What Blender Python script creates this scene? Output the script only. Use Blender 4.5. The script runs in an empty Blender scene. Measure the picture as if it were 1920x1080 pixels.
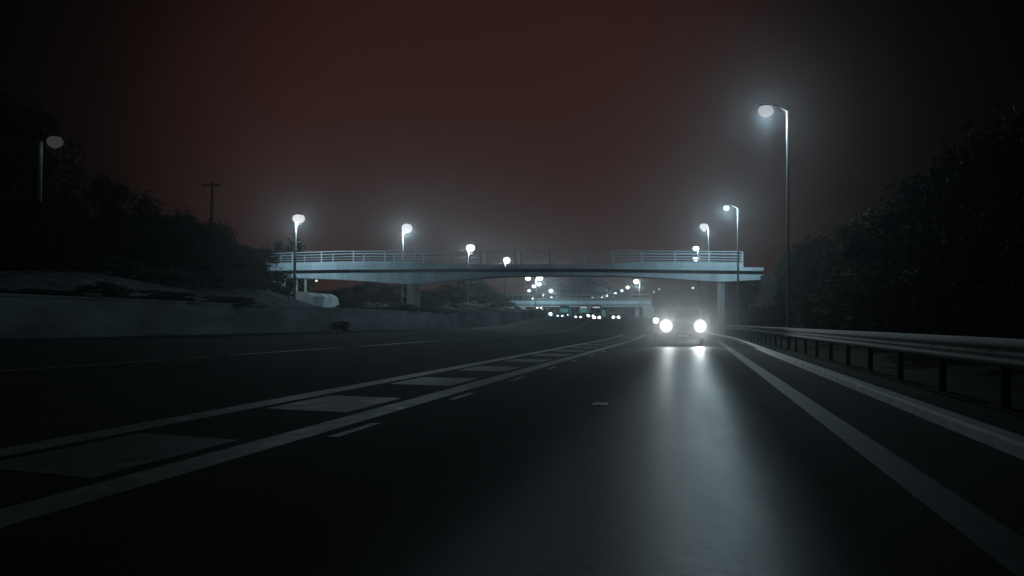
import bpy, bmesh, math, random
from mathutils import Vector, Matrix
random.seed(7)
S = bpy.context.scene
COL = S.collection
rad = math.radians

# ------------------------------------------------------------------ camera
FPX, VX, VY, CAMH = 1663.0, 1300.0, 606.0, 1.2
PITCH = math.atan((VY - 540) / FPX)
cam = bpy.data.cameras.new('camera'); cam_o = bpy.data.objects.new('camera', cam); COL.objects.link(cam_o)
cam.sensor_width = 36; cam.lens = 36 * FPX / 1920
cam.shift_x = -(VX - 960) / 1920
cam.clip_start = .1; cam.clip_end = 4000
cam_o.location = (0, 0, CAMH); cam_o.rotation_euler = (math.pi / 2 + PITCH, 0, 0)
S.camera = cam_o

def P(px, py, Y):
    """world point at distance Y along the road for a pixel of the 1920 x 1080 photograph"""
    ca, sa = math.cos(PITCH), math.sin(PITCH)
    v = 540 - py
    d = Vector((px - VX, FPX * ca - v * sa, FPX * sa + v * ca))
    return Vector((0, 0, CAMH)) + d * (Y / d.y)

# ------------------------------------------------------------------ render / view
S.view_settings.view_transform = 'Standard'; S.view_settings.look = 'None'
S.view_settings.exposure = 0; S.view_settings.gamma = 1
cy = S.cycles
cy.max_bounces = 4; cy.diffuse_bounces = 2; cy.glossy_bounces = 2; cy.transmission_bounces = 2
cy.volume_bounces = 0; cy.transparent_max_bounces = 6
cy.use_denoising = True; cy.sample_clamp_indirect = 2.0
cy.caustics_reflective = False; cy.caustics_refractive = False

# ------------------------------------------------------------------ world: night sky with the red glow of a town ahead
W = bpy.data.worlds.new('World'); S.world = W; W.use_nodes = True
nt = W.node_tree; nt.nodes.clear()
def wn(t, **k):
    n = nt.nodes.new(t)
    for a, b in k.items(): setattr(n, a, b)
    return n
out = wn('ShaderNodeOutputWorld')
sky = wn('ShaderNodeTexSky', sky_type='NISHITA', sun_disc=False, sun_elevation=rad(-9), sun_rotation=rad(-20))
bg1 = wn('ShaderNodeBackground'); bg1.inputs['Strength'].default_value = .008
nt.links.new(sky.outputs[0], bg1.inputs['Color'])
tc = wn('ShaderNodeTexCoord')
GD = Vector((-.20, 1, .16)).normalized()
dot = wn('ShaderNodeVectorMath', operation='DOT_PRODUCT'); dot.inputs[1].default_value = GD
nt.links.new(tc.outputs['Generated'], dot.inputs[0])
noi = wn('ShaderNodeTexNoise'); noi.inputs['Scale'].default_value = 3.0; noi.inputs['Detail'].default_value = 5
nt.links.new(tc.outputs['Generated'], noi.inputs['Vector'])
mm = wn('ShaderNodeMath', operation='MULTIPLY_ADD'); mm.inputs[1].default_value = .035; 
nt.links.new(noi.outputs[0], mm.inputs[0]); nt.links.new(dot.outputs['Value'], mm.inputs[2])
ramp = wn('ShaderNodeValToRGB')
cr = ramp.color_ramp; cr.interpolation = 'B_SPLINE'
cr.elements[0].position = .84; cr.elements[0].color = (.0002, .0002, .0002, 1)
cr.elements[1].position = 1.0; cr.elements[1].color = (.0285, .0098, .0072, 1)
e = cr.elements.new(.905); e.color = (.0009, .0006, .0005, 1)
e = cr.elements.new(.945); e.color = (.0031, .0017, .0014, 1)
e = cr.elements.new(.975); e.color = (.0165, .0062, .0050, 1)
nt.links.new(mm.outputs[0], ramp.inputs['Fac'])
bg2 = wn('ShaderNodeBackground'); bg2.inputs['Strength'].default_value = 1.0
nt.links.new(ramp.outputs[0], bg2.inputs['Color'])
add = wn('ShaderNodeAddShader')
nt.links.new(bg1.outputs[0], add.inputs[0]); nt.links.new(bg2.outputs[0], add.inputs[1])
nt.links.new(add.outputs[0], out.inputs['Surface'])

moon = bpy.data.lights.new('moon', 'SUN'); moon.energy = .006; moon.angle = rad(12); moon.color = (.75, .85, 1)
moon_o = bpy.data.objects.new('moon', moon); moon_o.rotation_euler = (rad(42), 0, rad(-25)); COL.objects.link(moon_o)

HAZE = .00058
# ------------------------------------------------------------------ materials
def mat(name, col, rough=.6, metal=0, var=.25, scale=3.0, bump=0, stretch=(1, 1, 1), spec=.5, rvar=0, emit=None, estr=0, col2=None):
    m = bpy.data.materials.new(name); m.use_nodes = True
    n = m.node_tree; b = n.nodes['Principled BSDF']
    c = (*col, 1)
    b.inputs['Roughness'].default_value = rough; b.inputs['Metallic'].default_value = metal
    b.inputs['Specular IOR Level'].default_value = spec
    t = n.nodes.new('ShaderNodeTexCoord'); mp = n.nodes.new('ShaderNodeMapping')
    mp.inputs['Scale'].default_value = stretch
    n.links.new(t.outputs['Object'], mp.inputs['Vector'])
    nz = n.nodes.new('ShaderNodeTexNoise'); nz.inputs['Scale'].default_value = scale; nz.inputs['Detail'].default_value = 8
    nz.inputs['Roughness'].default_value = .65
    n.links.new(mp.outputs[0], nz.inputs['Vector'])
    r = n.nodes.new('ShaderNodeValToRGB')
    r.color_ramp.elements[0].position = .3; r.color_ramp.elements[1].position = .72
    lo = col2 or tuple(x * (1 - var) for x in col)
    r.color_ramp.elements[0].color = (*lo, 1)
    r.color_ramp.elements[1].color = (*(min(1, x * (1 + var)) for x in col), 1)
    n.links.new(nz.outputs[0], r.inputs[0]); n.links.new(r.outputs[0], b.inputs['Base Color'])
    if rvar:
        mr = n.nodes.new('ShaderNodeMapRange')
        mr.inputs['From Min'].default_value = .3; mr.inputs['From Max'].default_value = .7
        mr.inputs['To Min'].default_value = max(.03, rough - rvar); mr.inputs['To Max'].default_value = rough + rvar
        n.links.new(nz.outputs[0], mr.inputs[0]); n.links.new(mr.outputs[0], b.inputs['Roughness'])
    if bump:
        bp = n.nodes.new('ShaderNodeBump'); bp.inputs['Strength'].default_value = bump; bp.inputs['Distance'].default_value = .02
        nz2 = n.nodes.new('ShaderNodeTexNoise'); nz2.inputs['Scale'].default_value = scale * 14; nz2.inputs['Detail'].default_value = 4
        n.links.new(t.outputs['Object'], nz2.inputs['Vector'])
        n.links.new(nz2.outputs[0], bp.inputs['Height']); n.links.new(bp.outputs[0], b.inputs['Normal'])
    if emit:
        b.inputs['Emission Color'].default_value = (*emit, 1); b.inputs['Emission Strength'].default_value = estr
    return m

M = {}
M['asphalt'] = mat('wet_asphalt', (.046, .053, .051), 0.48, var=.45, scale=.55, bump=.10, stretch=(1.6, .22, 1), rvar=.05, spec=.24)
def gloss_strip(m):
    # coarse far carriageway; wet gloss masked to a strip shaped like the headlight reflection
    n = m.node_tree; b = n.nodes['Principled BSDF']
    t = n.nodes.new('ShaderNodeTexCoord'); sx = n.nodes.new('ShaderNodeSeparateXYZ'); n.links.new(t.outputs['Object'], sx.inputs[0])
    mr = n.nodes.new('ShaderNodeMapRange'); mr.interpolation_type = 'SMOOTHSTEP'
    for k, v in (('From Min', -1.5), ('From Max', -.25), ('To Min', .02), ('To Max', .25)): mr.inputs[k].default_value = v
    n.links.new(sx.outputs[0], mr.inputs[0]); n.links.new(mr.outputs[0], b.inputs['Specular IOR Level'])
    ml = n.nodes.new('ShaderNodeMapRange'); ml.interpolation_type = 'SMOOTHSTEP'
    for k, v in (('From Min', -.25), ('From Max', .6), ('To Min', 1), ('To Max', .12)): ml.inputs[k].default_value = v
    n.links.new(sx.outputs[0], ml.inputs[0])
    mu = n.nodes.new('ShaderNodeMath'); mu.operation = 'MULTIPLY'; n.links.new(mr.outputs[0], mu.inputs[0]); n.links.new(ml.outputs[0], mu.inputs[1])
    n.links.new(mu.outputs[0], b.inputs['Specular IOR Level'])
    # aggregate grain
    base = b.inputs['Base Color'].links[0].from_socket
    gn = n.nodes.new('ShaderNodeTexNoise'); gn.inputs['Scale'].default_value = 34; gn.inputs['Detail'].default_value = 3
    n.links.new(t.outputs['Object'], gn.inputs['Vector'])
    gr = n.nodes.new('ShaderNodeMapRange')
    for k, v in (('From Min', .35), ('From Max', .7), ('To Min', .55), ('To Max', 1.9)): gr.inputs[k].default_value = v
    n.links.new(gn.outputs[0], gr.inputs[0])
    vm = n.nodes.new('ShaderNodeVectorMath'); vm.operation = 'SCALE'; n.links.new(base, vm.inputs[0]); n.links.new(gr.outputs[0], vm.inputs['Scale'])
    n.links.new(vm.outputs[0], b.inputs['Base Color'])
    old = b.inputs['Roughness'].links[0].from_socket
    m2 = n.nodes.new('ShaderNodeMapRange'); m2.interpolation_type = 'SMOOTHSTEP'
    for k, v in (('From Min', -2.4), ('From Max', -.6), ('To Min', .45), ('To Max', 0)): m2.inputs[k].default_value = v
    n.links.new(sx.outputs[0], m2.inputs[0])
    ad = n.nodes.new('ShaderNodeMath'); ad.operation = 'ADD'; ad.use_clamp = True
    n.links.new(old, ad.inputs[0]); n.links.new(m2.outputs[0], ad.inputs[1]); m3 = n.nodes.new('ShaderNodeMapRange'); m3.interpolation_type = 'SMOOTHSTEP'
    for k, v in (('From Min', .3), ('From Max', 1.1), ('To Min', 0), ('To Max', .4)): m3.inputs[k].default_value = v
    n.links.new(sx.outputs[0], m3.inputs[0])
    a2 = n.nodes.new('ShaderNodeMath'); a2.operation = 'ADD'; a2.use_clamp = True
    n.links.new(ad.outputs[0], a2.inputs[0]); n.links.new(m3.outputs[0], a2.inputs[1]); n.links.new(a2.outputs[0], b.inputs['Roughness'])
gloss_strip(M['asphalt'])
M['soil'] = mat('verge_grass', (.024, .032, .020), .95, spec=.05, var=.5, scale=1.2, bump=.6)
M['paint'] = mat('road_paint', (.50, .51, .49), .6, spec=.2, var=.2, col2=(.16, .16, .16), scale=3.5, bump=.2, rvar=.12)
M['paint_worn'] = mat('worn_road_paint', (.27, .275, .27), .6, spec=.15, var=.25, col2=(.12, .12, .12), scale=2.6, bump=.25, rvar=.12)
M['paint_grimy'] = mat('grimy_road_paint', (.13, .135, .135), .65, spec=.12, var=.25, col2=(.07, .07, .07), scale=2.4)
M['paint_yellow'] = mat('faded_yellow_paint', (.36, .31, .17), .6, spec=.2, var=.4, scale=2.0)
M['concrete'] = mat('concrete', (.36, .37, .37), .75, var=.28, scale=.9, bump=.25, stretch=(1, 1, .4))
M['kerb'] = mat('kerb_concrete', (.78, .79, .78), .7, spec=.25, var=.3, scale=2.0, bump=.25)
M['wallc'] = mat('stained_concrete', (.17, .195, .215), .9, spec=.1, var=.6, scale=.45, bump=.3, stretch=(1, .35, 1))
M['steel'] = mat('galvanised_steel', (.12, .125, .13), .7, metal=.1, var=.3, scale=2)
M['bridge_paint'] = mat('painted_bridge_steel', (.33, .41, .46), .6, spec=.25, var=.3, scale=.7, stretch=(1, 1, .3))
M['bridge_shade'] = mat('shadow_gap_steel', (.05, .055, .06), .6, var=.3)
M['pole'] = mat('lamp_pole_steel', (.12, .12, .12), .6, metal=.1, var=.2, scale=2)
M['housing'] = mat('lamp_housing', (.03, .03, .032), .6, var=.2)
M['bark'] = mat('bark', (.045, .036, .028), .9, var=.4, scale=6, stretch=(1, 1, .2))
M['leaf_dark'] = mat('dark_leaves', (.016, .024, .014), .85, var=.55, scale=1.1, spec=.08)
M['leaf_mid'] = mat('hawthorn_leaves', (.024, .033, .020), .85, var=.5, scale=1.3, spec=.08)
M['leaf_pale'] = mat('lamplit_bramble_leaves', (.15, .17, .16), .8, var=.45, scale=1.5, spec=.1)  # lamplight painted into leaves paler than the other shrubs
M['wood'] = mat('tarred_wood', (.022, .019, .016), .9, spec=.05, var=.3, scale=5, stretch=(1, 1, .1))
M['van'] = mat('van_paint', (.16, .16, .16), .5, var=.08, scale=1)
M['car_dark'] = mat('dark_car_paint', (.035, .04, .045), .3, var=.1)
M['car_grey'] = mat('silver_car_paint', (.25, .26, .27), .32, metal=.3, var=.1)
M['teal'] = mat('teal_coach_paint', (.10, .32, .34), .35, var=.1)
M['glass'] = mat('tinted_glass', (.012, .014, .016), .08, var=.1)
M['plastic'] = mat('black_plastic', (.015, .015, .015), .55, var=.2)
M['rubber'] = mat('tyre_rubber', (.010, .010, .010), .9, spec=.05, var=.2)
M['plate'] = mat('number_plate_white', (.35, .35, .34), .6, var=.25)
M['pierc'] = mat('weathered_concrete', (.20, .22, .23), .85, var=.45, scale=.8, bump=.2, stretch=(1.5, 1.5, .25), spec=.2)
M['bank'] = mat('lamplit_grass', (.15, .18, .19), .95, var=.7, scale=.9, bump=.8, spec=.05)  # lamplight on the bank painted in as a pale base colour
M['stud'] = mat('stud_metal', (.85, .87, .86), .33, metal=1, var=.1)
M['abutment_shade'] = mat('shaded_abutment', (.035, .034, .034), .9, spec=.1, var=.3)  # darkness by the trees painted into the right abutment's colour
def glow(name, col, s):
    m = bpy.data.materials.new(name); m.use_nodes = True
    n = m.node_tree; n.nodes.clear()
    o = n.nodes.new('ShaderNodeOutputMaterial'); e = n.nodes.new('ShaderNodeEmission')
    e.inputs[0].default_value = (*col, 1); e.inputs[1].default_value = s
    n.links.new(e.outputs[0], o.inputs[0])
    try: m.cycles.emission_sampling = 'NONE'
    except Exception: pass
    return m
M['bowl'] = glow('lit_bowl', (.97, .96, .98), .74)
M['bowl_near'] = glow('lit_bowl_grey', (.98, .93, .94), .34)
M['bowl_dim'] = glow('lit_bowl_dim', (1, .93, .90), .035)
M['bowl_far'] = glow('lit_bowl_far', (.92, 1, 1), 2.2)
M['bowl_amber'] = glow('lit_bowl_amber', (1, .80, .72), .9)
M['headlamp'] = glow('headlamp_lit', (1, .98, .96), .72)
M['headlamp_far'] = glow('headlamp_far_lit', (1, 1, .93), 4)
M['headlamp_teal'] = glow('headlamp_xenon_lit', (.72, 1, 1), 3.5)
M['screen_teal'] = glow('lit_cab_teal', (.22, .62, .62), .24)
M['screen_pale'] = glow('lit_destination_screen', (1, .92, .86), .5)

# ------------------------------------------------------------------ mesh helpers
def link(o, parent=None):
    COL.objects.link(o)
    if parent is not None: o.parent = parent
    return o
def obj(name, bm, m, parent=None, smooth=False):
    me = bpy.data.meshes.new(name); bm.to_mesh(me); bm.free()
    mats = m if isinstance(m, (list, tuple)) else [m]
    for x in mats: me.materials.append(x)
    if smooth:
        for p in me.polygons: p.use_smooth = True
    return link(bpy.data.objects.new(name, me), parent)
def tag(o, label=None, cat=None, group=None, kind=None):
    if label: o['label'] = label
    if cat: o['category'] = cat
    if group: o['group'] = group
    if kind: o['kind'] = kind
    return o
def empty(name, loc, label, cat, group=None, rz=0):
    o = bpy.data.objects.new(name, None); o.location = loc; o.rotation_euler = (0, 0, rz)
    return tag(link(o), label, cat, group)
def copy_tree(o, parent=None):
    c = o.copy(); COL.objects.link(c)
    if parent is not None: c.parent = parent
    for ch in list(o.children): copy_tree(ch, c)
    return c
def B(): return bmesh.new()
def box(bm, c, s, rot=None, bev=0):
    r = bmesh.ops.create_cube(bm, size=1)
    mtx = Matrix.Translation(c) @ (rot or Matrix.Identity(4)) @ Matrix.Diagonal((*s, 1))
    bmesh.ops.transform(bm, matrix=mtx, verts=r['verts'])
    if bev:
        es = list({e for v in r['verts'] for e in v.link_edges})
        bmesh.ops.bevel(bm, geom=es, offset=bev, segments=2, affect='EDGES')
def bar(bm, a, b, r1, r2=None, seg=10):
    a, b = Vector(a), Vector(b); d = b - a
    r2 = r1 if r2 is None else r2
    r = bmesh.ops.create_cone(bm, cap_ends=True, segments=seg, radius1=r1, radius2=r2, depth=d.length)
    mtx = Matrix.Translation((a + b) / 2) @ d.to_track_quat('Z', 'Y').to_matrix().to_4x4()
    bmesh.ops.transform(bm, matrix=mtx, verts=r['verts'])
def path_tube(bm, pts, r, seg=8):
    for a, b in zip(pts, pts[1:]): bar(bm, a, b, r, r, seg)
def ball(bm, c, s, seg=20):
    r = bmesh.ops.create_uvsphere(bm, u_segments=seg, v_segments=seg // 2 + 2, radius=1)
    bmesh.ops.transform(bm, matrix=Matrix.Translation(c) @ Matrix.Diagonal((*s, 1)), verts=r['verts'])
def prism(bm, prof, axis_pts):
    """sweep: prof(i) gives list of points for station i"""
    rings = [[bm.verts.new(p) for p in ring] for ring in axis_pts]
    for a, b in zip(rings, rings[1:]):
        for i in range(len(a) - 1):
            bm.faces.new((a[i], a[i + 1], b[i + 1], b[i]))
    return rings

# ------------------------------------------------------------------ terrain
def sst(a, b, x):
    t = min(1, max(0, (x - a) / (b - a))); return t * t * (3 - 2 * t)
def bend(Y): return -54 * ((max(Y, 60) - 60) / 418) ** 1.6
def rise(Y): return 0 if Y < 90 else min(6.5, .0175 * (Y - 90) * sst(70, 180, Y))
WALLX = -25.0
def ground(x, Y):
    """height at offset x from the road line"""
    z = 0
    if x < -7: z += .036 * (min(-x, 25) - 7)
    if x < WALLX - .3:
        z = 2.12
        m = 1 - sst(62, 79, Y)
        z += m * (1.5 * sst(26.5, 33, -x) + .8 * sst(33, 50, -x))
        z += .25 * math.sin(Y * .31 + x * .4) * sst(27, 31, -x)
        if x < -60: z += .02 * (-60 - x)
    if x > 4.6:
        z += 2.6 * sst(5.2, 15, x) + .12 * math.sin(Y * .5 + x) * sst(5.5, 8, x)
    return z + rise(Y)
def ys(a, b):
    out, y = [], a
    while y < b:
        out.append(y); y += 1.0 if y < 60 else 2.5 if y < 200 else 8 if y < 600 else 40
    return out + [b]
def strip(bm, x0, x1, a, b, dz, nx=1):
    rings = []
    for Y in ys(a, b):
        rings.append([(x0 + (x1 - x0) * i / nx + bend(Y), Y, ground(x0 + (x1 - x0) * i / nx, Y) + dz) for i in range(nx + 1)])
    prism(bm, None, rings)

XS = [-600, -300, -150, -90, -60, -50, -45, -40, -36, -33, -31, -29, -27, -25.9, -25.4, -25.2, -24.9, -20, -14, -7, -3, 0, 2, 3.2, 4.6, 5.2, 6, 7, 8, 9.5, 11, 13, 15, 20, 40, 90, 200, 450]
bm = B()
prism(bm, None, [[(x + bend(Y), Y, ground(x, Y) - (.06 if -24.95 < x < 3.1 else 0)) for x in XS] for Y in ys(-30, 1500)])
tag(obj('ground', bm, M['soil']), kind='structure')
bm = B()
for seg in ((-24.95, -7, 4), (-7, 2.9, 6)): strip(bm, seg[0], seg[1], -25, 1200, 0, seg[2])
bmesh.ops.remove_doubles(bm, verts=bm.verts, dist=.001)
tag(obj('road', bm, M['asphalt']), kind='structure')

bm = B(); strip(bm, -47, -25.7, 8, 104, .10, 24)
tag(obj('left_bank', bm, M['bank']), kind='structure')

# painted markings
def marking(name, segs, m, dz=.004):
    bm = B()
    for s in segs: strip(bm, *s, dz)
    return tag(obj(name, bm, m), kind='structure')
marking('road_edge_line', [(1.53, 1.84, -10, 62)], M['paint_grimy'])
marking('hatching_border_line', [(-4.46, -4.05, -10, 92), (-6.62, -6.2, -10, 92)], M['paint'])
bm = B()
Y = 1.85
while Y < 86:
    n = 6
    rings = []
    for i in range(n + 1):
        x = -6.02 + (6.02 - 4.66) * i / n
        sk = .55 * (1 - i / n)
        rings.append([(x + bend(Y), Y + sk + k * .45, ground(x, Y) + .004) for k in range(6)])
    prism(bm, None, [list(r) for r in rings]); Y += 5.06
bmesh.ops.recalc_face_normals(bm, faces=bm.faces)
tag(obj('hatching_bars', bm, M['paint_worn']), kind='structure')
marking('dashed_line', [(-3.86, -3.74, 10.0 + 4.6 * k - .6, 10.0 + 4.6 * k + .7) for k in range(14)], M['paint'])
marking('far_lane_line', [(-13.88, -13.72, a, b) for a, b in ((4, 23), (24.2, 25.3), (26.4, 34.8), (36.5, 48), (51, 66), (70, 90), (95, 120), (126, 160))], M['paint_yellow'])
marking('far_edge_line', [(-23.9, -23.75, 0, 300)], M['paint_worn'])

# kerb along the right edge
bm = B()
prof = [(2.90, 0), (2.92, .10), (2.96, .125), (3.14, .125), (3.18, -.05)]
prism(bm, None, [[(x + bend(Y), Y, z + rise(Y)) for x, z in prof] for Y in ys(-20, 420)])
tag(obj('kerb', bm, M['kerb']), kind='structure')

# pale stud lying in the lane
st = empty('road_stud', (P(1125, 757, 13.2).x, 13.2, 0), 'small pale raised stud alone in the middle of the wet lane', 'road stud')
bm = B(); box(bm, (0, 0, .003), (.22, .46, .008), bev=.003); obj('housing', bm, M['stud'], st)
bm = B(); box(bm, (0, 0, .008), (.13, .28, .004), bev=.001); obj('reflector', bm, M['stud'], st)

# ------------------------------------------------------------------ retaining wall on the far side of the left carriageway
w = bpy.data.objects.new('retaining_wall', None); tag(link(w), 'long low grey concrete retaining wall along the left carriageway', 'wall')
bm = B()
rings = []
for Y in ys(4, 235):
    zb = ground(-24.9, Y); zt = 2.2 + rise(Y)
    rings.append([(x + bend(Y), Y, z) for x, z in ((-24.96, zb - .1), (-25.10, zt), (-25.45, zt), (-25.5, zb - .2))])
prism(bm, None, rings); obj('wall_face', bm, M['wallc'], w)
bm = B()
prism(bm, None, [[(x + bend(Y), Y, z + rise(Y)) for x, z in ((-25.04, 2.19), (-25.04, 2.29), (-25.50, 2.29), (-25.50, 2.19))] for Y in ys(4, 235)])
obj('coping', bm, M['wallc'], w)
bm = B()
prism(bm, None, [[(x + bend(Y), Y, ground(-24.9, Y) + z) for x, z in ((-24.55, -.02), (-24.56, .11), (-24.93, .11))] for Y in ys(2, 235)])
tag(obj('left_kerb', bm, M['wallc']), kind='structure')

# ------------------------------------------------------------------ crash barrier on the right
cb = empty('crash_barrier', (4.2, 0, 0), 'long galvanised corrugated steel crash barrier below the dark trees', 'crash barrier')
bm = B()
prof = [(.0, 1.00), (-.055, .965), (-.075, .90), (-.02, .85), (.03, .80), (-.02, .755), (-.08, .71), (-.06, .645), (0, .61)]
prism(bm, None, [[(x + bend(Y), Y, z + rise(Y)) for x, z in prof] for Y in ys(1, 260)])
obj('beam', bm, M['steel'], cb, smooth=True)
Y = 3.0
while Y < 150:
    bm = B(); box(bm, (.22 + bend(Y), Y, .40 + rise(Y)), (.12, .09, .94)); box(bm, (.09 + bend(Y), Y, .80 + rise(Y)), (.14, .12, .22))
    obj('post', bm, M['rubber'], cb); Y += 3.2  # posts near-black, standing in for the dark below the beam

# ------------------------------------------------------------------ street lamps
def light_at(parent, loc, power, r=.12, col=(.64, .90, 1.0)):
    l = bpy.data.lights.new('lamp_light', 'POINT'); l.energy = power; l.shadow_soft_size = r; l.color = col
    o = bpy.data.objects.new('lamp_light', l); o.location = loc; o.visible_camera = False; link(o, parent); return o
def street_lamp(head, base_px, Y, label, bowl, bw, bh, power, zbase=None, group='street lamps along the motorway', pole_r=.11, lcol=(.64, .90, 1.0), dY=0):
    """head: pixel of the lit bowl, base_px: pixel column of the pole's foot"""
    h = P(head[0], head[1], Y)
    bx = P(base_px, 606, Y).x
    loc_x = bx - bend(Y)
    zb = ground(loc_x, Y) if zbase is None else zbase
    t = empty('street_lamp', (bx, Y, zb), label, 'street lamp', group)
    H = h.z - zb; dx = h.x - bx; s = 1 if dx > 0 else -1
    top = H + bh * .55
    bm = B(); bar(bm, (0, 0, -.1), (0, 0, 1.3), pole_r * 1.35, pole_r * 1.35, 12); bar(bm, (0, 0, 1.3), (0, 0, top - .35), pole_r, pole_r * .72, 12)
    obj('pole', bm, M['pole'], t, smooth=False)
    bm = B(); box(bm, (0, -pole_r * 1.36, .75), (.13, .03, .5)); obj('access_door', bm, M['housing'], t)
    bm = B()
    a = [(0, 0, top - .4)]
    for k in range(1, 6):
        u = k / 5; a.append((dx * u * .75, 0, top - .4 + .38 * math.sin(u * math.pi / 2)))
    path_tube(bm, a, pole_r * .6); obj('arm', bm, M['housing'], t)
    bm = B(); ball(bm, (dx, 0, H + bh * .46), (bw * .42, .26, bh * .12), 16)
    obj('lamp_housing', bm, M['housing'], t, smooth=True)
    bm = B(); ball(bm, (dx, 0, H), (bw / 2, min(bw, bh) / 2, bh / 2), 20)  # bowl swollen to the size of its glare
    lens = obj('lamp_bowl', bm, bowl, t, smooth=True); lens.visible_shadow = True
    if power: light_at(t, (dx, -.05, H - bh / 2 - .09), power, .06, lcol)
    return t
LG = 'street lamps along the motorway'
street_lamp((1436, 208), 1478, 47, 'tallest street lamp, on a slim pole behind the crash barrier, large hazy glow', M['bowl_near'], .86, .66, 1600, pole_r=.095)
street_lamp((1362, 390), 1384, 88, 'street lamp with a bright pole rising before the right end of the footbridge', M['bowl'], .66, .62, 2600)
street_lamp((1320, 425), 1329, 101, 'street lamp just behind the right part of the footbridge, arm pointing left', M['bowl'], 1.0, .80, 1300)
street_lamp((1305, 466), 1309, 130, 'small lamp standing at the top rail of the footbridge parapet', M['bowl_far'], .95, .75, 700)
street_lamp((1305, 485), 1310, 152, 'small lamp seen through the footbridge rails, under another lamp', M['bowl_far'], 1.1, .85, 500)
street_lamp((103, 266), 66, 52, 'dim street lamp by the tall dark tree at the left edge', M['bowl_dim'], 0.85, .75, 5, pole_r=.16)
street_lamp((560, 410), 551, 89, 'street lamp standing in front of the left end of the footbridge', M['bowl'], 1.22, .95, 1500, pole_r=.15)
street_lamp((763, 428), 753, 103, 'street lamp rising behind the footbridge above its left pier', M['bowl'], 1.2, 1.15, 2600, pole_r=.14)
street_lamp((882, 465), 877, 125, 'street lamp with a round glow beyond the footbridge, left of the lone lamp', M['bowl_far'], 1.25, 1.05, 2000)
street_lamp((950, 488), 946, 152, 'lone bright lamp low above the middle of the footbridge', M['bowl_far'], 1.25, 1.1, 1500)

far_l = [(990, 522, 'tall distant lamp leftmost of the cluster under the footbridge, with a lit pole', 2.0), (1012, 521, 'distant lamp topmost of the crowded cluster of lights under the footbridge', 2.2),
         (1011, 533, 'distant lamp directly below the topmost light of the cluster', 1.9), (1001, 537, 'pale yellowish distant lamp beside the pair of stacked cluster lights', 1.9),
         (992, 545, 'round distant lamp below the leftmost pole of the cluster', 1.9), (1033, 545, 'bright greenish white distant lamp alone on the right of the cluster', 2.2),
         (1019, 553, 'distant bluish lamp in the lower middle of the cluster, above the far bridge', 2.2), (999, 560, 'lowest distant lamp of the cluster, just on the far bridge parapet', 1.9),
         (1034, 558, 'small distant lamp on the far bridge, right of the bluish lamp', 1.8), (1065, 560, 'small distant lamp on the pale part of the far bridge parapet', 2.0)]
far_r = [(1193, 528, 'largest and highest lamp of the row descending to the far bridge', 2.2), (1177, 539, 'second lamp from the top of the row descending to the far bridge', 2.0),
         (1166, 545, 'third lamp from the top of the row descending to the far bridge', 1.7), (1154, 550, 'fourth lamp from the top of the row descending to the far bridge', 1.7),
         (1139, 554, 'fifth lamp from the top of the row descending to the far bridge', 1.9), (1128, 558, 'sixth lamp from the top of the row, close to the far bridge parapet', 1.7),
         (1111, 559, 'lowest lamp of the descending row, left end above the far bridge', 1.7)]
proto = None
def far_lamp(px, py, label, size, bowl, side, Y=None):
    global proto
    Yd = Y or (252 if py in (521, 528) else min(470, 15.5 * FPX / (606 - py)))
    h = P(px, py, Yd); zb = ground(0, Yd)
    if proto is None:
        t = empty('street_lamp', (0, 0, 0), 'x', 'street lamp', LG)
        bm = B(); bar(bm, (0, 0, 0), (0, 0, 12), .14, .09, 8); obj('pole', bm, M['pole'], t)
        bm = B(); bar(bm, (0, 0, 12), (1, 0, 12.35), .07, .06, 8); obj('arm', bm, M['pole'], t)
        bm = B(); ball(bm, (1.15, 0, 12.2), (.5, .25, .12), 10); obj('lamp_housing', bm, M['housing'], t)
        bm = B(); ball(bm, (1.15, 0, 11.95), (.5, .5, .42), 14); obj('lamp_bowl', bm, bowl, t, smooth=True)
        proto = t
    else: t = copy_tree(proto)
    t['label'] = label
    H = h.z - zb; s = H / 11.95
    for ch in t.children:
        if ch.name.startswith('lamp_bowl'):
            k = size / 2 / .5
            ch.scale = (k, k, k); ch.location = (1.15 * 1 - 1.15 * k, 0, 11.95 - 11.95 * k)
            if ch.data.materials[0] is not bowl:
                ch.data = ch.data.copy(); ch.data.materials[0] = bowl
    t.scale = (s * side, s, s); t.location = (h.x - 1.15 * s * side, Yd, zb)
    # keep the bowl at the size of its glare although the pole is stretched
    return t
for px, py, lab, sz in far_l: far_lamp(px, py, lab, sz * .9, M['bowl_far'], 1)
for px, py, lab, sz in far_r: far_lamp(px, py, lab, sz * .9, M['bowl_far'], -1)
for px, py, lab, b in ((1236, 542, 'pinkish distant lamp right of the far bridge end, dimmer twin beside it', M['bowl_amber']), (1226, 547, 'small dim distant lamp just left of the pinkish one', M['bowl_amber']),
                       (1299, 540, 'distant lamp above the oncoming van, under the footbridge', M['bowl_far']), (1270, 548, 'faint pinkish speck of a lamp above the van roof', M['bowl_dim']), (1326, 553, 'faint distant lamp left of the right bridge pier', M['bowl_dim'])):
    far_lamp(px, py, lab, .95, b, -1, Y=300)
for px, py, Yd, lab in ((593, 526, 132, 'small lone lamp just under the left half of the footbridge deck'), (797, 556, 190, 'small lone lamp right of the left bridge pier, before the dark trees')):
    far_lamp(px, py, lab, .55, M['bowl_far'], 1, Y=Yd)
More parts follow.
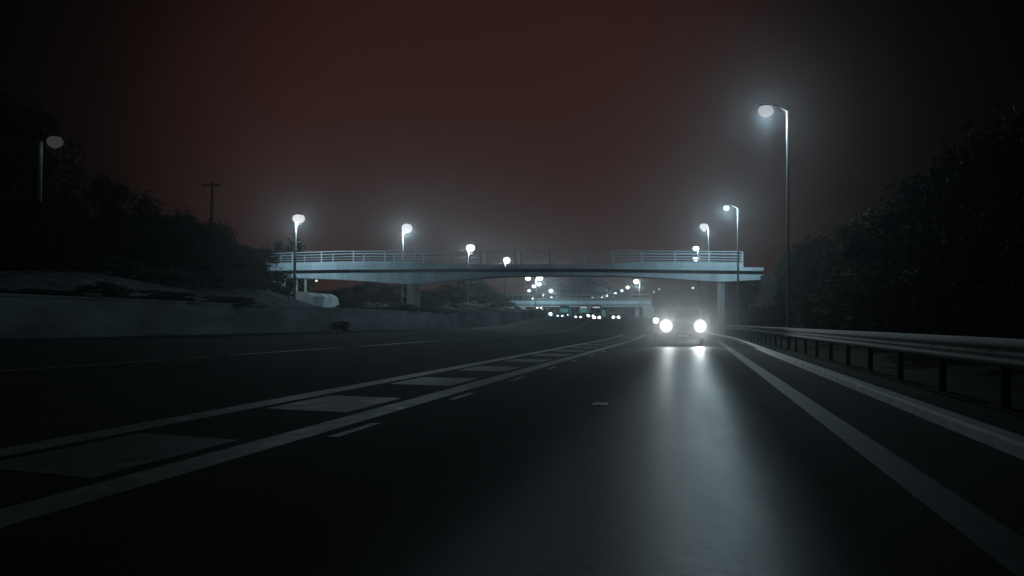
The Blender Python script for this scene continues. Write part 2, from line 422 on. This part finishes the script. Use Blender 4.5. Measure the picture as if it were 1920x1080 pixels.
# a few of the distant lamps also throw their light on the road there
for px, py, Yd, pw in ((1012, 521, 252, 5000), (1193, 528, 252, 3800), (1033, 545, 380, 5000), (1139, 554, 440, 5000)):
    h = P(px, py, Yd)
    best = min((o for o in bpy.data.objects if o.name.startswith('street_lamp') and o.type == 'EMPTY'), key=lambda o: abs(o.location.y - Yd) + abs(o.location.x - h.x))
    l = light_at(None, (h.x, h.y - .3, h.z - 1.0), pw, .3)

# ------------------------------------------------------------------ footbridge
YB0, YB1 = 94.0, 97.2
fb = empty('footbridge', (0, 0, 0), 'pale steel footbridge with railed parapets crossing the whole road on two piers', 'bridge')
XL, XR = P(499, 606, YB0).x, P(1432, 606, YB0).x
XRr = P(1395, 606, YB0).x
def zpx(py): return P(1300, py, YB0).z
def lerp_tab(tab, v):
    for (a, za), (b, zb) in zip(tab, tab[1:]):
        if v <= b: return za + (zb - za) * max(0, min(1, (v - a) / (b - a)))
    return tab[-1][1]
SOFF = [(499, 519.5), (560, 521), (640, 524), (700, 528), (762, 532.5), (790, 531), (860, 524), (920, 518.5), (1000, 516.5), (1150, 516.5), (1230, 520), (1300, 525), (1352, 528), (1390, 526), (1432, 524)]
GIRT = [(499, 513.5), (640, 511.5), (900, 510), (1100, 510), (1432, 514.5)]      # top of the lower girder
DECKB = [(499, 507.5), (640, 505.5), (900, 504), (1100, 504), (1432, 508)]       # bottom of edge beam
DECKT = [(499, 501), (640, 499), (900, 499), (1100, 499), (1432, 501.5)]
RAILT = [(499, 475.5), (640, 471), (900, 470), (1100, 470), (1300, 471), (1432, 472.5)]
PX = [499 + i * (1432 - 499) / 70 for i in range(71)]
def deck_mesh(top, bot, y0, y1, px=PX):
    bm = B(); rings = []
    for p in px:
        x = P(p, 606, YB0).x; a, b = zpx(lerp_tab(top, p)), zpx(lerp_tab(bot, p))
        rings.append([(x, y0, b), (x, y0, a), (x, y1, a), (x, y1, b), (x, y0, b)])
    rr = prism(bm, None, rings)
    bm.faces.new(rr[0][:4]); bm.faces.new(rr[-1][:4][::-1])
    bmesh.ops.recalc_face_normals(bm, faces=bm.faces); return bm
obj('girder', deck_mesh(GIRT, SOFF, YB0 + .35, YB1 - .35), M['bridge_paint'], fb)
obj('shadow_gap', deck_mesh(DECKB, GIRT, YB0 + .75, YB1 - .75), M['bridge_shade'], fb)  # recessed band; the shade of the gap is painted in dark
obj('deck', deck_mesh(DECKT, DECKB, YB0, YB1), M['bridge_paint'], fb)
def rail_z(p, u): return zpx(lerp_tab(DECKT, p) + (lerp_tab(RAILT, p) - lerp_tab(DECKT, p)) * u)
def thin(p): return 1 - .62 * sst(740, 850, p) * (1 - sst(1110, 1220, p))
for yy in (YB0 + .06, YB1 - .06):
    PXr = [p for p in PX if p < 1396]
    for u, r in ((1, .055), (.80, .035), (.62, .035), (.46, .035)):
        bm = B()
        for a, b in zip(PXr, PXr[1:]):
            bar(bm, (P(a, 606, YB0).x, yy, rail_z(a, u)), (P(b, 606, YB0).x, yy, rail_z(b, u)), r * thin(a), r * thin(b), 6)
        obj('rail', bm, M['bridge_paint'], fb)
    bm = B(); rings = []
    for p in PXr:
        x = P(p, 606, YB0).x; a, b = rail_z(p, .30 - .30 * (1 - thin(p))), rail_z(p, .03)
        rings.append([(x, yy - .012, b), (x, yy - .012, a), (x, yy + .012, a), (x, yy + .012, b), (x, yy - .012, b)])
    prism(bm, None, rings); obj('parapet_panel', bm, M['bridge_paint'], fb)
    for p in [499, 545, 600, 660, 719, 776, 835, 900, 965, 1030, 1090, 1145, 1202, 1265, 1330, 1393]:
        x = P(p, 606, YB0).x
        bm = B(); box(bm, (x, yy + (.05 if yy < 95 else -.05), (rail_z(p, 0) + rail_z(p, 1)) / 2), (.12, .07, rail_z(p, 1) - rail_z(p, 0)))
        obj('parapet_post', bm, M['bridge_paint'], fb)
for p0, p1, py in ((762, 776, 531.5), (1345, 1359, 528)):
    x0, x1 = P(p0, 606, YB0 + .5).x, P(p1, 606, YB0 + .5).x
    zt = zpx(py); zb = ground((x0 + x1) / 2 - bend(YB0), YB0) - .3
    bm = B(); box(bm, ((x0 + x1) / 2, (YB0 + YB1) / 2, (zt + zb) / 2), (x1 - x0, 2.2, zt - zb), bev=.03)
    obj('pier', bm, M['pierc'], fb)
# left abutment: a battered concrete block with short bearing posts
a0, a1 = P(532, 546, 92), P(596, 579, 92)
bm = B()
zt, zb = a0.z, a1.z - 1.2
pr = []
for yy, ins in ((92.0, 0), (98.5, 0)):
    ring = []
    for x, z in ((a0.x - .5, zb), (a0.x + .1, zt - .15), (a0.x + .9, zt), (a1.x - 1.2, zt - .1), (a1.x - .55, zt - .5), (a1.x, zb)): ring.append((x, yy, z))
    pr.append(ring + [ring[0]])
rr = prism(bm, None, pr); bm.faces.new(rr[0][:6]); bm.faces.new(rr[1][:6][::-1])
bmesh.ops.recalc_face_normals(bm, faces=bm.faces); obj('abutment', bm, M['pierc'], fb)
for p in (556, 573):
    q = P(p, 535, 94.6); bm = B(); bar(bm, (q.x, 94.6, zt - .2), (q.x, 94.6, zpx(519)), .13, .13, 10); obj('bearing_post', bm, M['concrete'], fb)
bm = B(); box(bm, (XL - .2, (YB0 + YB1) / 2, 4.2), (1.4, 3.4, 4.2)); obj('abutment', bm, M['concrete'], fb)
bm = B(); box(bm, (XR + .6, (YB0 + YB1) / 2, 3.0), (1.8, 3.4, 6.5)); obj('abutment', bm, M['abutment_shade'], fb)

# ------------------------------------------------------------------ far bridge
YF = 262.0
def fp(px, py): return P(px, py, YF)
rb = empty('road_bridge', (0, 0, 0), 'distant grey road bridge with a flat deck below the footbridge', 'bridge')
def fbox(name, x0, y0, x1, y1, d0, d1, m):
    a, b = fp(x0, y0), fp(x1, y1); bm = B()
    box(bm, ((a.x + b.x) / 2, YF + (d0 + d1) / 2, (a.z + b.z) / 2), (b.x - a.x, d1 - d0, a.z - b.z)); return obj(name, bm, m, rb)
fbox('deck', 936, 564, 1222, 571, 0, 9, M['bridge_paint'])
fbox('girder', 936, 571, 1222, 575.5, .5, 8.5, M['concrete'])
for d in (0, 8.8):
    fbox('parapet_panel', 1000, 558.5, 1222, 564, d, d + .15, M['steel'])
    fbox('top_rail', 936, 551, 1222, 552.2, d, d + .15, M['steel'])
    for p in range(940, 1223, 20): fbox('parapet_post', p, 551.5, p + 1.5, 564, d + .02, d + .14, M['steel'])
for p in (1126, 1190): fbox('pier', p, 575.5, p + 8, 606, 2, 7, M['concrete'])
fbox('abutment', 936, 575.5, 985, 606, 0, 9, M['concrete'])
fbox('abutment', 1205, 575.5, 1226, 606, 0, 9, M['concrete'])

# ------------------------------------------------------------------ trees and shrubs
def leaf_mesh(name, seed, n, leaf, m, clumps, low=.12):
    """unit-size crown: clumps of leaf faces in a 1 x 1 x 1 volume, base at z = 0"""
    rg = random.Random(seed); verts, faces = [], []
    cs = []
    for _ in range(clumps):
        a = rg.uniform(0, 6.283); z = rg.uniform(low, .93); wmax = .5 * math.sin(math.pi * min(1, .18 + z * .80)) ** .7
        r = wmax * math.sqrt(rg.uniform(.08, 1))
        cs.append((r * math.cos(a), r * math.sin(a), z, rg.uniform(.07, .16)))
    per = n // clumps
    for cx, cyy, cz, cr_ in cs:
        for _ in range(per):
            d = Vector((rg.gauss(0, 1), rg.gauss(0, 1), rg.gauss(0, .8))).normalized() * cr_ * rg.uniform(.35, 1.15)
            c = Vector((cx, cyy, cz)) + d
            if c.z < 0.01: continue
            u = Vector((rg.gauss(0, 1), rg.gauss(0, 1), rg.gauss(0, .6))).normalized()
            v = u.cross(Vector((rg.gauss(0, 1), rg.gauss(0, 1), rg.gauss(0, 1)))).normalized()
            s = leaf * rg.uniform(.6, 1.3); k = len(verts)
            verts += [c - u * s, c - v * s * .55, c + u * s, c + v * s * .55]; faces.append((k, k + 1, k + 2, k + 3))
    me = bpy.data.meshes.new(name); me.from_pydata(verts, [], faces); me.materials.append(m); return me
def trunk_mesh(seed, m):
    rg = random.Random(seed); bm = B()
    p = Vector((0, 0, -.04)); r = .026
    for k in range(5):
        q = p + Vector((rg.uniform(-.03, .03), rg.uniform(-.03, .03), .15)); bar(bm, p, q, r, r * .8, 7)
        if k >= 1:
            for _ in range(3):
                a = rg.uniform(0, 6.283); L = rg.uniform(.16, .34)
                e1 = q + Vector((math.cos(a) * L, math.sin(a) * L, rg.uniform(.08, .22))); bar(bm, q, e1, r * .55, r * .2, 5)
                e2 = e1 + Vector((math.cos(a + .6) * L * .5, math.sin(a + .6) * L * .5, .08)); bar(bm, e1, e2, r * .2, r * .08, 4)
        p = q; r *= .8
    me = bpy.data.meshes.new('trunk'); bm.to_mesh(me); bm.free(); me.materials.append(m); return me
CROWN = [leaf_mesh('crown', 1, 9000, .020, M['leaf_dark'], 60), leaf_mesh('crown', 2, 9000, .020, M['leaf_dark'], 46), leaf_mesh('crown', 3, 9000, .019, M['leaf_mid'], 70), leaf_mesh('crown', 4, 9000, .021, M['leaf_mid'], 52, .05)]
TRUNK = [trunk_mesh(11, M['bark']), trunk_mesh(12, M['bark'])]
SHRUB = [leaf_mesh('foliage', 21, 4200, .040, M['leaf_pale'], 34, .0), leaf_mesh('foliage', 22, 4200, .042, M['leaf_mid'], 28, .0)]
STEM = trunk_mesh(13, M['bark'])
def tree(x, Y, H, Wd, k, label, name='tree', group=None, abs_x=False, cat='tree'):
    wx = x if abs_x else x + bend(Y)
    t = empty(name, (wx, Y, ground(wx - bend(Y), Y) - .05), label, cat, group, random.uniform(0, 6))
    for nm, me in (('trunk', TRUNK[k % 2]), ('crown', CROWN[k % 4])):
        o = link(bpy.data.objects.new(nm, me), t); o.scale = (Wd, Wd, H)
    return t
def shrub(x, Y, H, Wd, k, label, group=None, dz=0):
    t = empty('shrub', (x + bend(Y), Y, ground(x, Y) - .05 + dz), label, 'shrub', group, random.uniform(0, 6))
    o = link(bpy.data.objects.new('stem', STEM), t); o.scale = (Wd * .6, Wd * .6, H * .8)
    o = link(bpy.data.objects.new('foliage', SHRUB[k % 2]), t); o.scale = (Wd, Wd, H)
    return t
# right of the road: a continuous belt of trees behind the barrier
RL = 'dark tree in the belt behind the crash barrier right of the road'
i = 0
for Y, x, H in ((13, 11, 6.4), (18, 9.6, 6.0), (22.5, 11.5, 6.6), (27, 9.8, 6.1), (31.5, 11.2, 6.3), (36, 9.9, 6.0), (40.5, 11.4, 6.3), (45, 10, 5.7), (50, 11.5, 6.0), (55.5, 10.2, 5.9), (61, 11.6, 6.4), (67, 10.4, 6.2), (73, 11.8, 6.7), (80, 11.2, 6.9), (87, 12.4, 7.2), (96, 13.6, 7.2), (106, 14.2, 7.4), (118, 16, 8)):
    tree(x, Y, H, 6.0 + (i % 3) * .5, i, RL, group='trees behind the crash barrier'); i += 1
i = 0
for k in range(16):
    Y = 12 + k * 5.3
    shrub(7.6 + (k % 3) * .5, Y, 2.0 + (k % 2) * .5, 4.6, 1, 'low dark shrub at the foot of the tree belt behind the crash barrier', 'shrubs behind the crash barrier')
# left bank
tree(-46, 60, 12.6, 7.0, 0, 'tallest dark tree, rising behind the dim street lamp at the left')
LT = 'dark bushy tree on the left bank between the dim lamp and the utility pole'
for k, (px, py, Y, wd) in enumerate(((215, 345, 56, 5.5), (252, 400, 58, 5.5), (300, 408, 60, 6), (348, 402, 63, 6.5), (388, 428, 66, 5.5))):
    q = P(px, py, Y); g = ground(q.x - bend(Y), Y); tree(q.x, Y, (q.z - g) * 1.05, wd, k + 1, LT, group='trees on the left bank', abs_x=True)
for k, (px, py, Y, wd, lb) in enumerate(((20, 390, 44, 6.5, 'black tree mass at the left edge behind the dim lamp pole'), (95, 380, 48, 6.5, 'dark tree at the foot of the tallest left tree, beside the dim lamp pole'), (432, 458, 70, 5.5, 'greyish tree right of the utility pole, lower than the pole'), (478, 470, 74, 6, 'greyish tree touching the left end of the footbridge'),
                                          (540, 455, 112, 6, 'tree top showing above the left end of the footbridge'))):
    q = P(px, py, Y); g = ground(q.x - bend(Y), Y); tree(q.x, Y, (q.z - g) * 1.05, wd, k + 2, lb, abs_x=True)
for k, (px, py, Y, wd) in enumerate(((610, 545, 150, 9), (655, 540, 156, 9), (705, 532, 160, 10), (745, 536, 150, 8), (805, 545, 165, 9), (850, 536, 150, 8.5), (885, 528, 155, 8.5), (915, 538, 160, 7))):
    q = P(px, py, Y); g = ground(q.x - bend(Y), Y); tree(q.x, Y, max(3, (q.z - g) * 1.05), wd, k, 'dark tree beyond the footbridge, seen under its left half', group='trees beyond the left half of the footbridge', abs_x=True)
for k, (px, py, Y, wd) in enumerate(((958, 562, 330, 14), (1060, 535, 520, 24), (1095, 520, 530, 26), (1120, 528, 540, 24), (1215, 566, 330, 16), (1262, 562, 300, 14), (1310, 560, 280, 14), (1370, 545, 240, 12), (1410, 535, 210, 12))):
    q = P(px, py, Y); g = ground(0, Y); tree(q.x, Y, max(3, (q.z - g) * 1.05), wd, k, 'hazy far tree behind the distant road bridge and the oncoming traffic', group='far trees beyond the road bridge', abs_x=True)
for k, (px, py, Y, wd, h) in enumerate(((405, 530, 62, 4.5, 1.5), (440, 528, 66, 4.5, 1.7), (468, 525, 70, 4.5, 1.9), (505, 540, 77, 3.6, 1.4), (350, 540, 60, 4, 1.3), (300, 545, 56, 4, 1.3), (240, 545, 53, 4, 1.3), (180, 548, 50, 4, 1.2), (530, 560, 84, 3, 1.2), (880, 566, 125, 4, 1.8), (905, 574, 128, 4, 1.6), (945, 575, 160, 5, 2), (830, 575, 118, 4, 1.5), (700, 570, 110, 4, 1.6), (650, 568, 106, 4, 1.6))):
    q = P(px, py, Y); x = q.x - bend(Y)
    shrub(min(x, -27), Y, h, wd, 0, 'low greyish bramble shrub on the bank above the concrete retaining wall', 'bramble shrubs above the retaining wall')
rg = random.Random(5)
for k in range(22):
    if 52 < 30 + k * 5.2 < 70: continue
    shrub(-26.3 - rg.random() * .9, 30 + k * 5.2 + rg.uniform(-1.5, 1.5), rg.uniform(.5, 1.0), rg.uniform(2.2, 4.2), 0, 'small greyish shrub spilling over the top edge of the retaining wall', 'small shrubs along the wall top')
q = P(636, 622, 59)
shrub(-24.6, 62, .75, 1.5, 1, 'small dark bush growing at the foot of the retaining wall')

# ------------------------------------------------------------------ utility pole
q = P(398, 347, 76); zb = ground(q.x - bend(76), 76)
up = empty('utility_pole', (q.x, 76, zb), 'thin dark wooden utility pole with a crossarm above the left trees', 'utility pole')
bm = B(); bar(bm, (0, 0, -.3), (0, 0, q.z - zb + .25), .15, .11, 10); obj('pole', bm, M['wood'], up)
bm = B(); box(bm, (0, -.12, q.z - zb - .05), (1.5, .12, .14)); obj('crossarm', bm, M['wood'], up)
for dx in (-.65, .15, .65):
    bm = B(); bar(bm, (dx, -.12, q.z - zb), (dx, -.12, q.z - zb + .2), .05, .035, 8); obj('insulator', bm, M['housing'], up)

# ------------------------------------------------------------------ vehicles
def loft(bm, secs):
    rr = [[bm.verts.new(p) for p in s] for s in secs]
    n = len(rr[0])
    for a, b in zip(rr, rr[1:]):
        for i in range(n): bm.faces.new((a[i], a[(i + 1) % n], b[(i + 1) % n], b[i]))
    bm.faces.new(rr[0][::-1]); bm.faces.new(rr[-1]); bmesh.ops.recalc_face_normals(bm, faces=bm.faces)
def rsec(y, w, z0, z1, r=.12, tw=1.0):
    pts = []
    for cx, cz, a0 in ((w / 2 - r, z0 + r, -90), (w / 2 * tw - r, z1 - r, 0), (-w / 2 * tw + r, z1 - r, 90), (-w / 2 + r, z0 + r, 180)):
        for k in range(4):
            a = rad(a0 + 30 * k); pts.append((cx + r * math.cos(a), y, cz + r * math.sin(a)))
    return pts
def wheel(parent, x, y, r, w):
    bm = B(); bar(bm, (x - w / 2, y, r), (x + w / 2, y, r), r, r, 20); t = obj('wheel', bm, M['rubber'], parent)
    bm = B(); bar(bm, (x - w / 2 - .01, y, r), (x + w / 2 + .01, y, r), r * .6, r * .6, 14); obj('rim', bm, M['steel'], t)
def vehicle(loc, rz, label, cat, name, W_, L_, Hb, Hr, paint, lampmat, lamp_r, lamp_x, lamp_z, lamp_bz=None, kind='car', lamp_sx=1):
    """front faces -Y; Hb bonnet height, Hr roof height"""
    t = empty(name, loc, label, cat, 'oncoming traffic' if kind != 'van' else None, rz)
    g = .22 if kind == 'car' else .32
    bm = B()
    if kind == 'coach':
        loft(bm, [rsec(0, W_ * .94, g, Hr - .1, .18), rsec(.25, W_, g, Hr, .2), rsec(L_ - .1, W_, g, Hr, .2), rsec(L_, W_ * .95, g, Hr - .1, .2)])
        obj('body', bm, paint, t)
        bm = B(); box(bm, (0, -.012, Hr * .60), (W_ * .84, .05, Hr * .34), bev=.02); obj('windscreen', bm, M['screen_teal'] if 'teal' in label else M['glass'], t)
        bm = B(); box(bm, (0, -.012, Hr * .86), (W_ * .72, .05, Hr * .10)); obj('destination_screen', bm, M['screen_pale'] if 'screen' in label else M['plastic'], t)
    else:
        ck = .55 if kind == 'van' else .9
        loft(bm, [rsec(0, W_ * .86, g + .1, Hb - .22, .12), rsec(.14, W_ * .97, g, Hb - .1, .14), rsec(.55, W_, g, Hb - .02, .16), rsec(ck + .3, W_, g, Hb + .04, .16), rsec(L_ - .2, W_, g, Hb + .05, .16), rsec(L_, W_ * .93, g + .1, Hb - .05, .16)])
        obj('body', bm, paint, t)
        bm = B()
        y0 = ck + .15; y1 = y0 + (Hr - Hb) * (.75 if kind == 'van' else 1.25); ye = L_ - .05 if kind == 'van' else L_ - .5
        loft(bm, [rsec(y0, W_ * .93, Hb - .12, Hb + .06, .05, .96), rsec(y1, W_ * .95, Hb - .1, Hr - .03, .12, .86), rsec(y1 + .6, W_ * .96, Hb - .1, Hr, .14, .86), rsec(ye - .3, W_ * .96, Hb - .1, Hr, .14, .86), rsec(ye, W_ * .93, Hb - .1, Hr - .25, .14, .86)])
        obj('cab', bm, paint, t)
        # windscreen lies on the sloping front of the cab
        bm = B(); h = Hr - Hb - .12; dy = y1 - y0; L2 = math.hypot(dy, h + .1)
        box(bm, (0, (y0 + y1) / 2 - .03, (Hb + Hr) / 2 + .02), (W_ * .78, .03, L2 * .78), Matrix.Rotation(-math.atan2(dy, h), 4, 'X')); obj('windscreen', bm, M['glass'], t)
        for s in (-1, 1):
            bm = B(); box(bm, (s * W_ * .445, y1 + .55, (Hb + Hr) / 2 + .02), (.03, .95, (Hr - Hb) * .55), Matrix.Rotation(-s * .16, 4, 'Y')); obj('side_window', bm, M['glass'], t)
    bm = B(); box(bm, (0, -.03, g + .20), (W_ * .9, .16, .26), bev=.05); obj('bumper', bm, M['plastic'], t)
    bm = B()
    for k in range(4): box(bm, (0, -.004, lamp_z - .13 + k * .085), (lamp_x * 2 - lamp_r * 2.4, .05, .045))
    obj('grille', bm, M['plastic'], t)
    bm = B(); box(bm, (0, -.12, g + .20), (.52, .02, .11)); obj('number_plate', bm, M['plate'], t)
    for s in (-1, 1):
        bm = B(); bar(bm, (s * lamp_x, .10, lamp_z), (s * lamp_x, -.06, lamp_z), lamp_r * 1.08, lamp_r * 1.12, 24)
        hl = obj('headlight', bm, M['plastic'], t)
        bm = B(); ball(bm, (s * lamp_x, -.045, lamp_z), (lamp_r * lamp_sx, .08, lamp_r), 20)  # lens enlarged to take in the headlight's glare
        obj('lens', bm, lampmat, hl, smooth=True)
        bm = B(); box(bm, (s * (W_ / 2 + .10), .95 if kind != 'coach' else .1, Hb + .18 if kind != 'coach' else Hr * .7), (.20, .09, .26), bev=.03); obj('wing_mirror', bm, M['plastic'], t)
        for y in (.85, L_ - .9): wheel(t, s * (W_ / 2 - .12), y, .33 if kind == 'car' else .40, .22)
    return t
def headlight_beam(parent, loc, power, tgt, cone=70, blend=.9, r=.1, col=(.88, .97, 1)):
    l = bpy.data.lights.new('headlight_beam', 'SPOT'); l.energy = power; l.spot_size = rad(cone); l.spot_blend = blend
    l.shadow_soft_size = r; l.color = col
    o = bpy.data.objects.new('headlight_beam', l); COL.objects.link(o); o.visible_camera = False
    o.location = loc; o.rotation_euler = (Vector(tgt) - Vector(loc)).to_track_quat('-Z', 'Y').to_euler()
    return o
YV = 48.0
hl, hr = P(1249, 609, YV), P(1313, 613, YV)
vx = (hl.x + hr.x) / 2
van = vehicle((vx, YV + .05, 0), 0, 'oncoming grey van with two round dazzling headlights widened by their glare in the wet lane', 'van', 'van', 2.25, 5.2, 1.38, 2.05, M['van'], M['headlamp'], .37, (hr.x - hl.x) / 2, (hl.z + hr.z) / 2, kind='van')
for h in (hl, hr): headlight_beam(None, (h.x, YV - .28, h.z), 880, (h.x * .6, 0, .9), 56, 1.0, .16)
q = P(1229, 601, 78)
car = vehicle((q.x + .70, 78, rise(78)), 0, 'dark car close behind the oncoming van, one headlight showing beside it', 'car', 'car', 1.75, 4.3, .98, 1.45, M['car_dark'], M['headlamp_far'], .26, .66, q.z, kind='car')
TR = [ (1155, 595, 205, 'car', 'oncoming car alone under the right span of the far bridge', M['car_grey'], M['headlamp_far'], .33),
       (1119, 595.5, 205, 'car', 'oncoming car with bright merged headlights left of the far bridge pier', M['car_dark'], M['headlamp_far'], .33),
       (1108, 592.5, 225, 'car', 'oncoming car half hidden to the left behind the bright merged headlights', M['car_dark'], M['headlamp_far'], .30),
       (1084, 594.5, 215, 'car', 'oncoming car with low dim flat headlights before the teal coach', M['car_grey'], M['headlamp_teal'], .22),
       (1050, 592.5, 230, 'car', 'oncoming silver car with small dim headlights left of the coach', M['car_grey'], M['headlamp_teal'], .24),
       (1028, 589, 235, 'car', 'oncoming car with bluish headlights at the left of the queue', M['car_dark'], M['headlamp_teal'], .42),
       (1021, 583, 265, 'car', 'oncoming car above and behind the bluish headlights of the queue', M['car_dark'], M['headlamp_teal'], .42),
       (1011, 576, 300, 'car', 'farthest oncoming car, one bright light at the top of the queue', M['car_dark'], M['headlamp_far'], .40)]
for px, py, Y, kd, lab, pm, lm, r in TR:
    q = P(px, py, Y); vehicle((q.x, Y, q.z - .68), rad(4), lab, 'car', 'car', 1.78, 4.3, .98, 1.46, pm, lm, r * 1.12, .58, .68, kind='car')
for px, py, Y, lab in ((1058, 588, 246, 'teal lit coach front in the distant queue, beside the silver car'), (1094, 585, 240, 'teal coach with lit windscreen in the middle of the distant queue'), (1118, 585, 232, 'pale lit screen coach behind the bright merged headlights')):
    q = P(px, 600, Y); vehicle((q.x, Y, ground(-8, Y) ), rad(4), lab, 'coach', 'coach', 2.5, 9.5, 1.2, 3.3, M['teal'], M['headlamp_teal'], .16, .95, .75, kind='coach')

# ------------------------------------------------------------------ night haze
bm = B(); box(bm, (-40, 345, 13.5), (520, 800, 31))
hz = obj('haze', bm, bpy.data.materials.new('night_haze')); hz['kind'] = 'stuff'
m = hz.data.materials[0]; m.use_nodes = True; n = m.node_tree; n.nodes.clear()
o = n.nodes.new('ShaderNodeOutputMaterial'); v = n.nodes.new('ShaderNodeVolumePrincipled')
v.inputs['Color'].default_value = (.93, .97, 1, 1); v.inputs['Density'].default_value = HAZE; v.inputs['Anisotropy'].default_value = .88
n.links.new(v.outputs[0], o.inputs['Volume'])

# wheel spray hanging round the oncoming van
bm = B(); ball(bm, (vx - .2, YV - 2, 1.3), (4.6, 9.0, 3.4), 24)
sp = obj('spray_mist', bm, bpy.data.materials.new('spray_mist')); sp['kind'] = 'stuff'
m = sp.data.materials[0]; m.use_nodes = True; n = m.node_tree; n.nodes.clear()
o = n.nodes.new('ShaderNodeOutputMaterial'); v = n.nodes.new('ShaderNodeVolumePrincipled')
v.inputs['Color'].default_value = (.97, .96, .95, 1); v.inputs['Density'].default_value = .03; v.inputs['Anisotropy'].default_value = .2
n.links.new(v.outputs[0], o.inputs['Volume'])
tcx = n.nodes.new('ShaderNodeTexCoord'); mp = n.nodes.new('ShaderNodeMapping'); mp.vector_type = 'TEXTURE'
mp.inputs['Location'].default_value = (vx - .2, YV - 2, 1.3); mp.inputs['Scale'].default_value = (4.6, 9.0, 3.4)
n.links.new(tcx.outputs['Object'], mp.inputs['Vector'])
ln = n.nodes.new('ShaderNodeVectorMath'); ln.operation = 'LENGTH'; n.links.new(mp.outputs[0], ln.inputs[0])
mr = n.nodes.new('ShaderNodeMapRange'); mr.interpolation_type = 'SMOOTHSTEP'
for a, b in (('From Min', 1.0), ('From Max', .1), ('To Min', 0), ('To Max', .088)): mr.inputs[a].default_value = b
n.links.new(ln.outputs['Value'], mr.inputs[0]); n.links.new(mr.outputs[0], v.inputs['Density'])
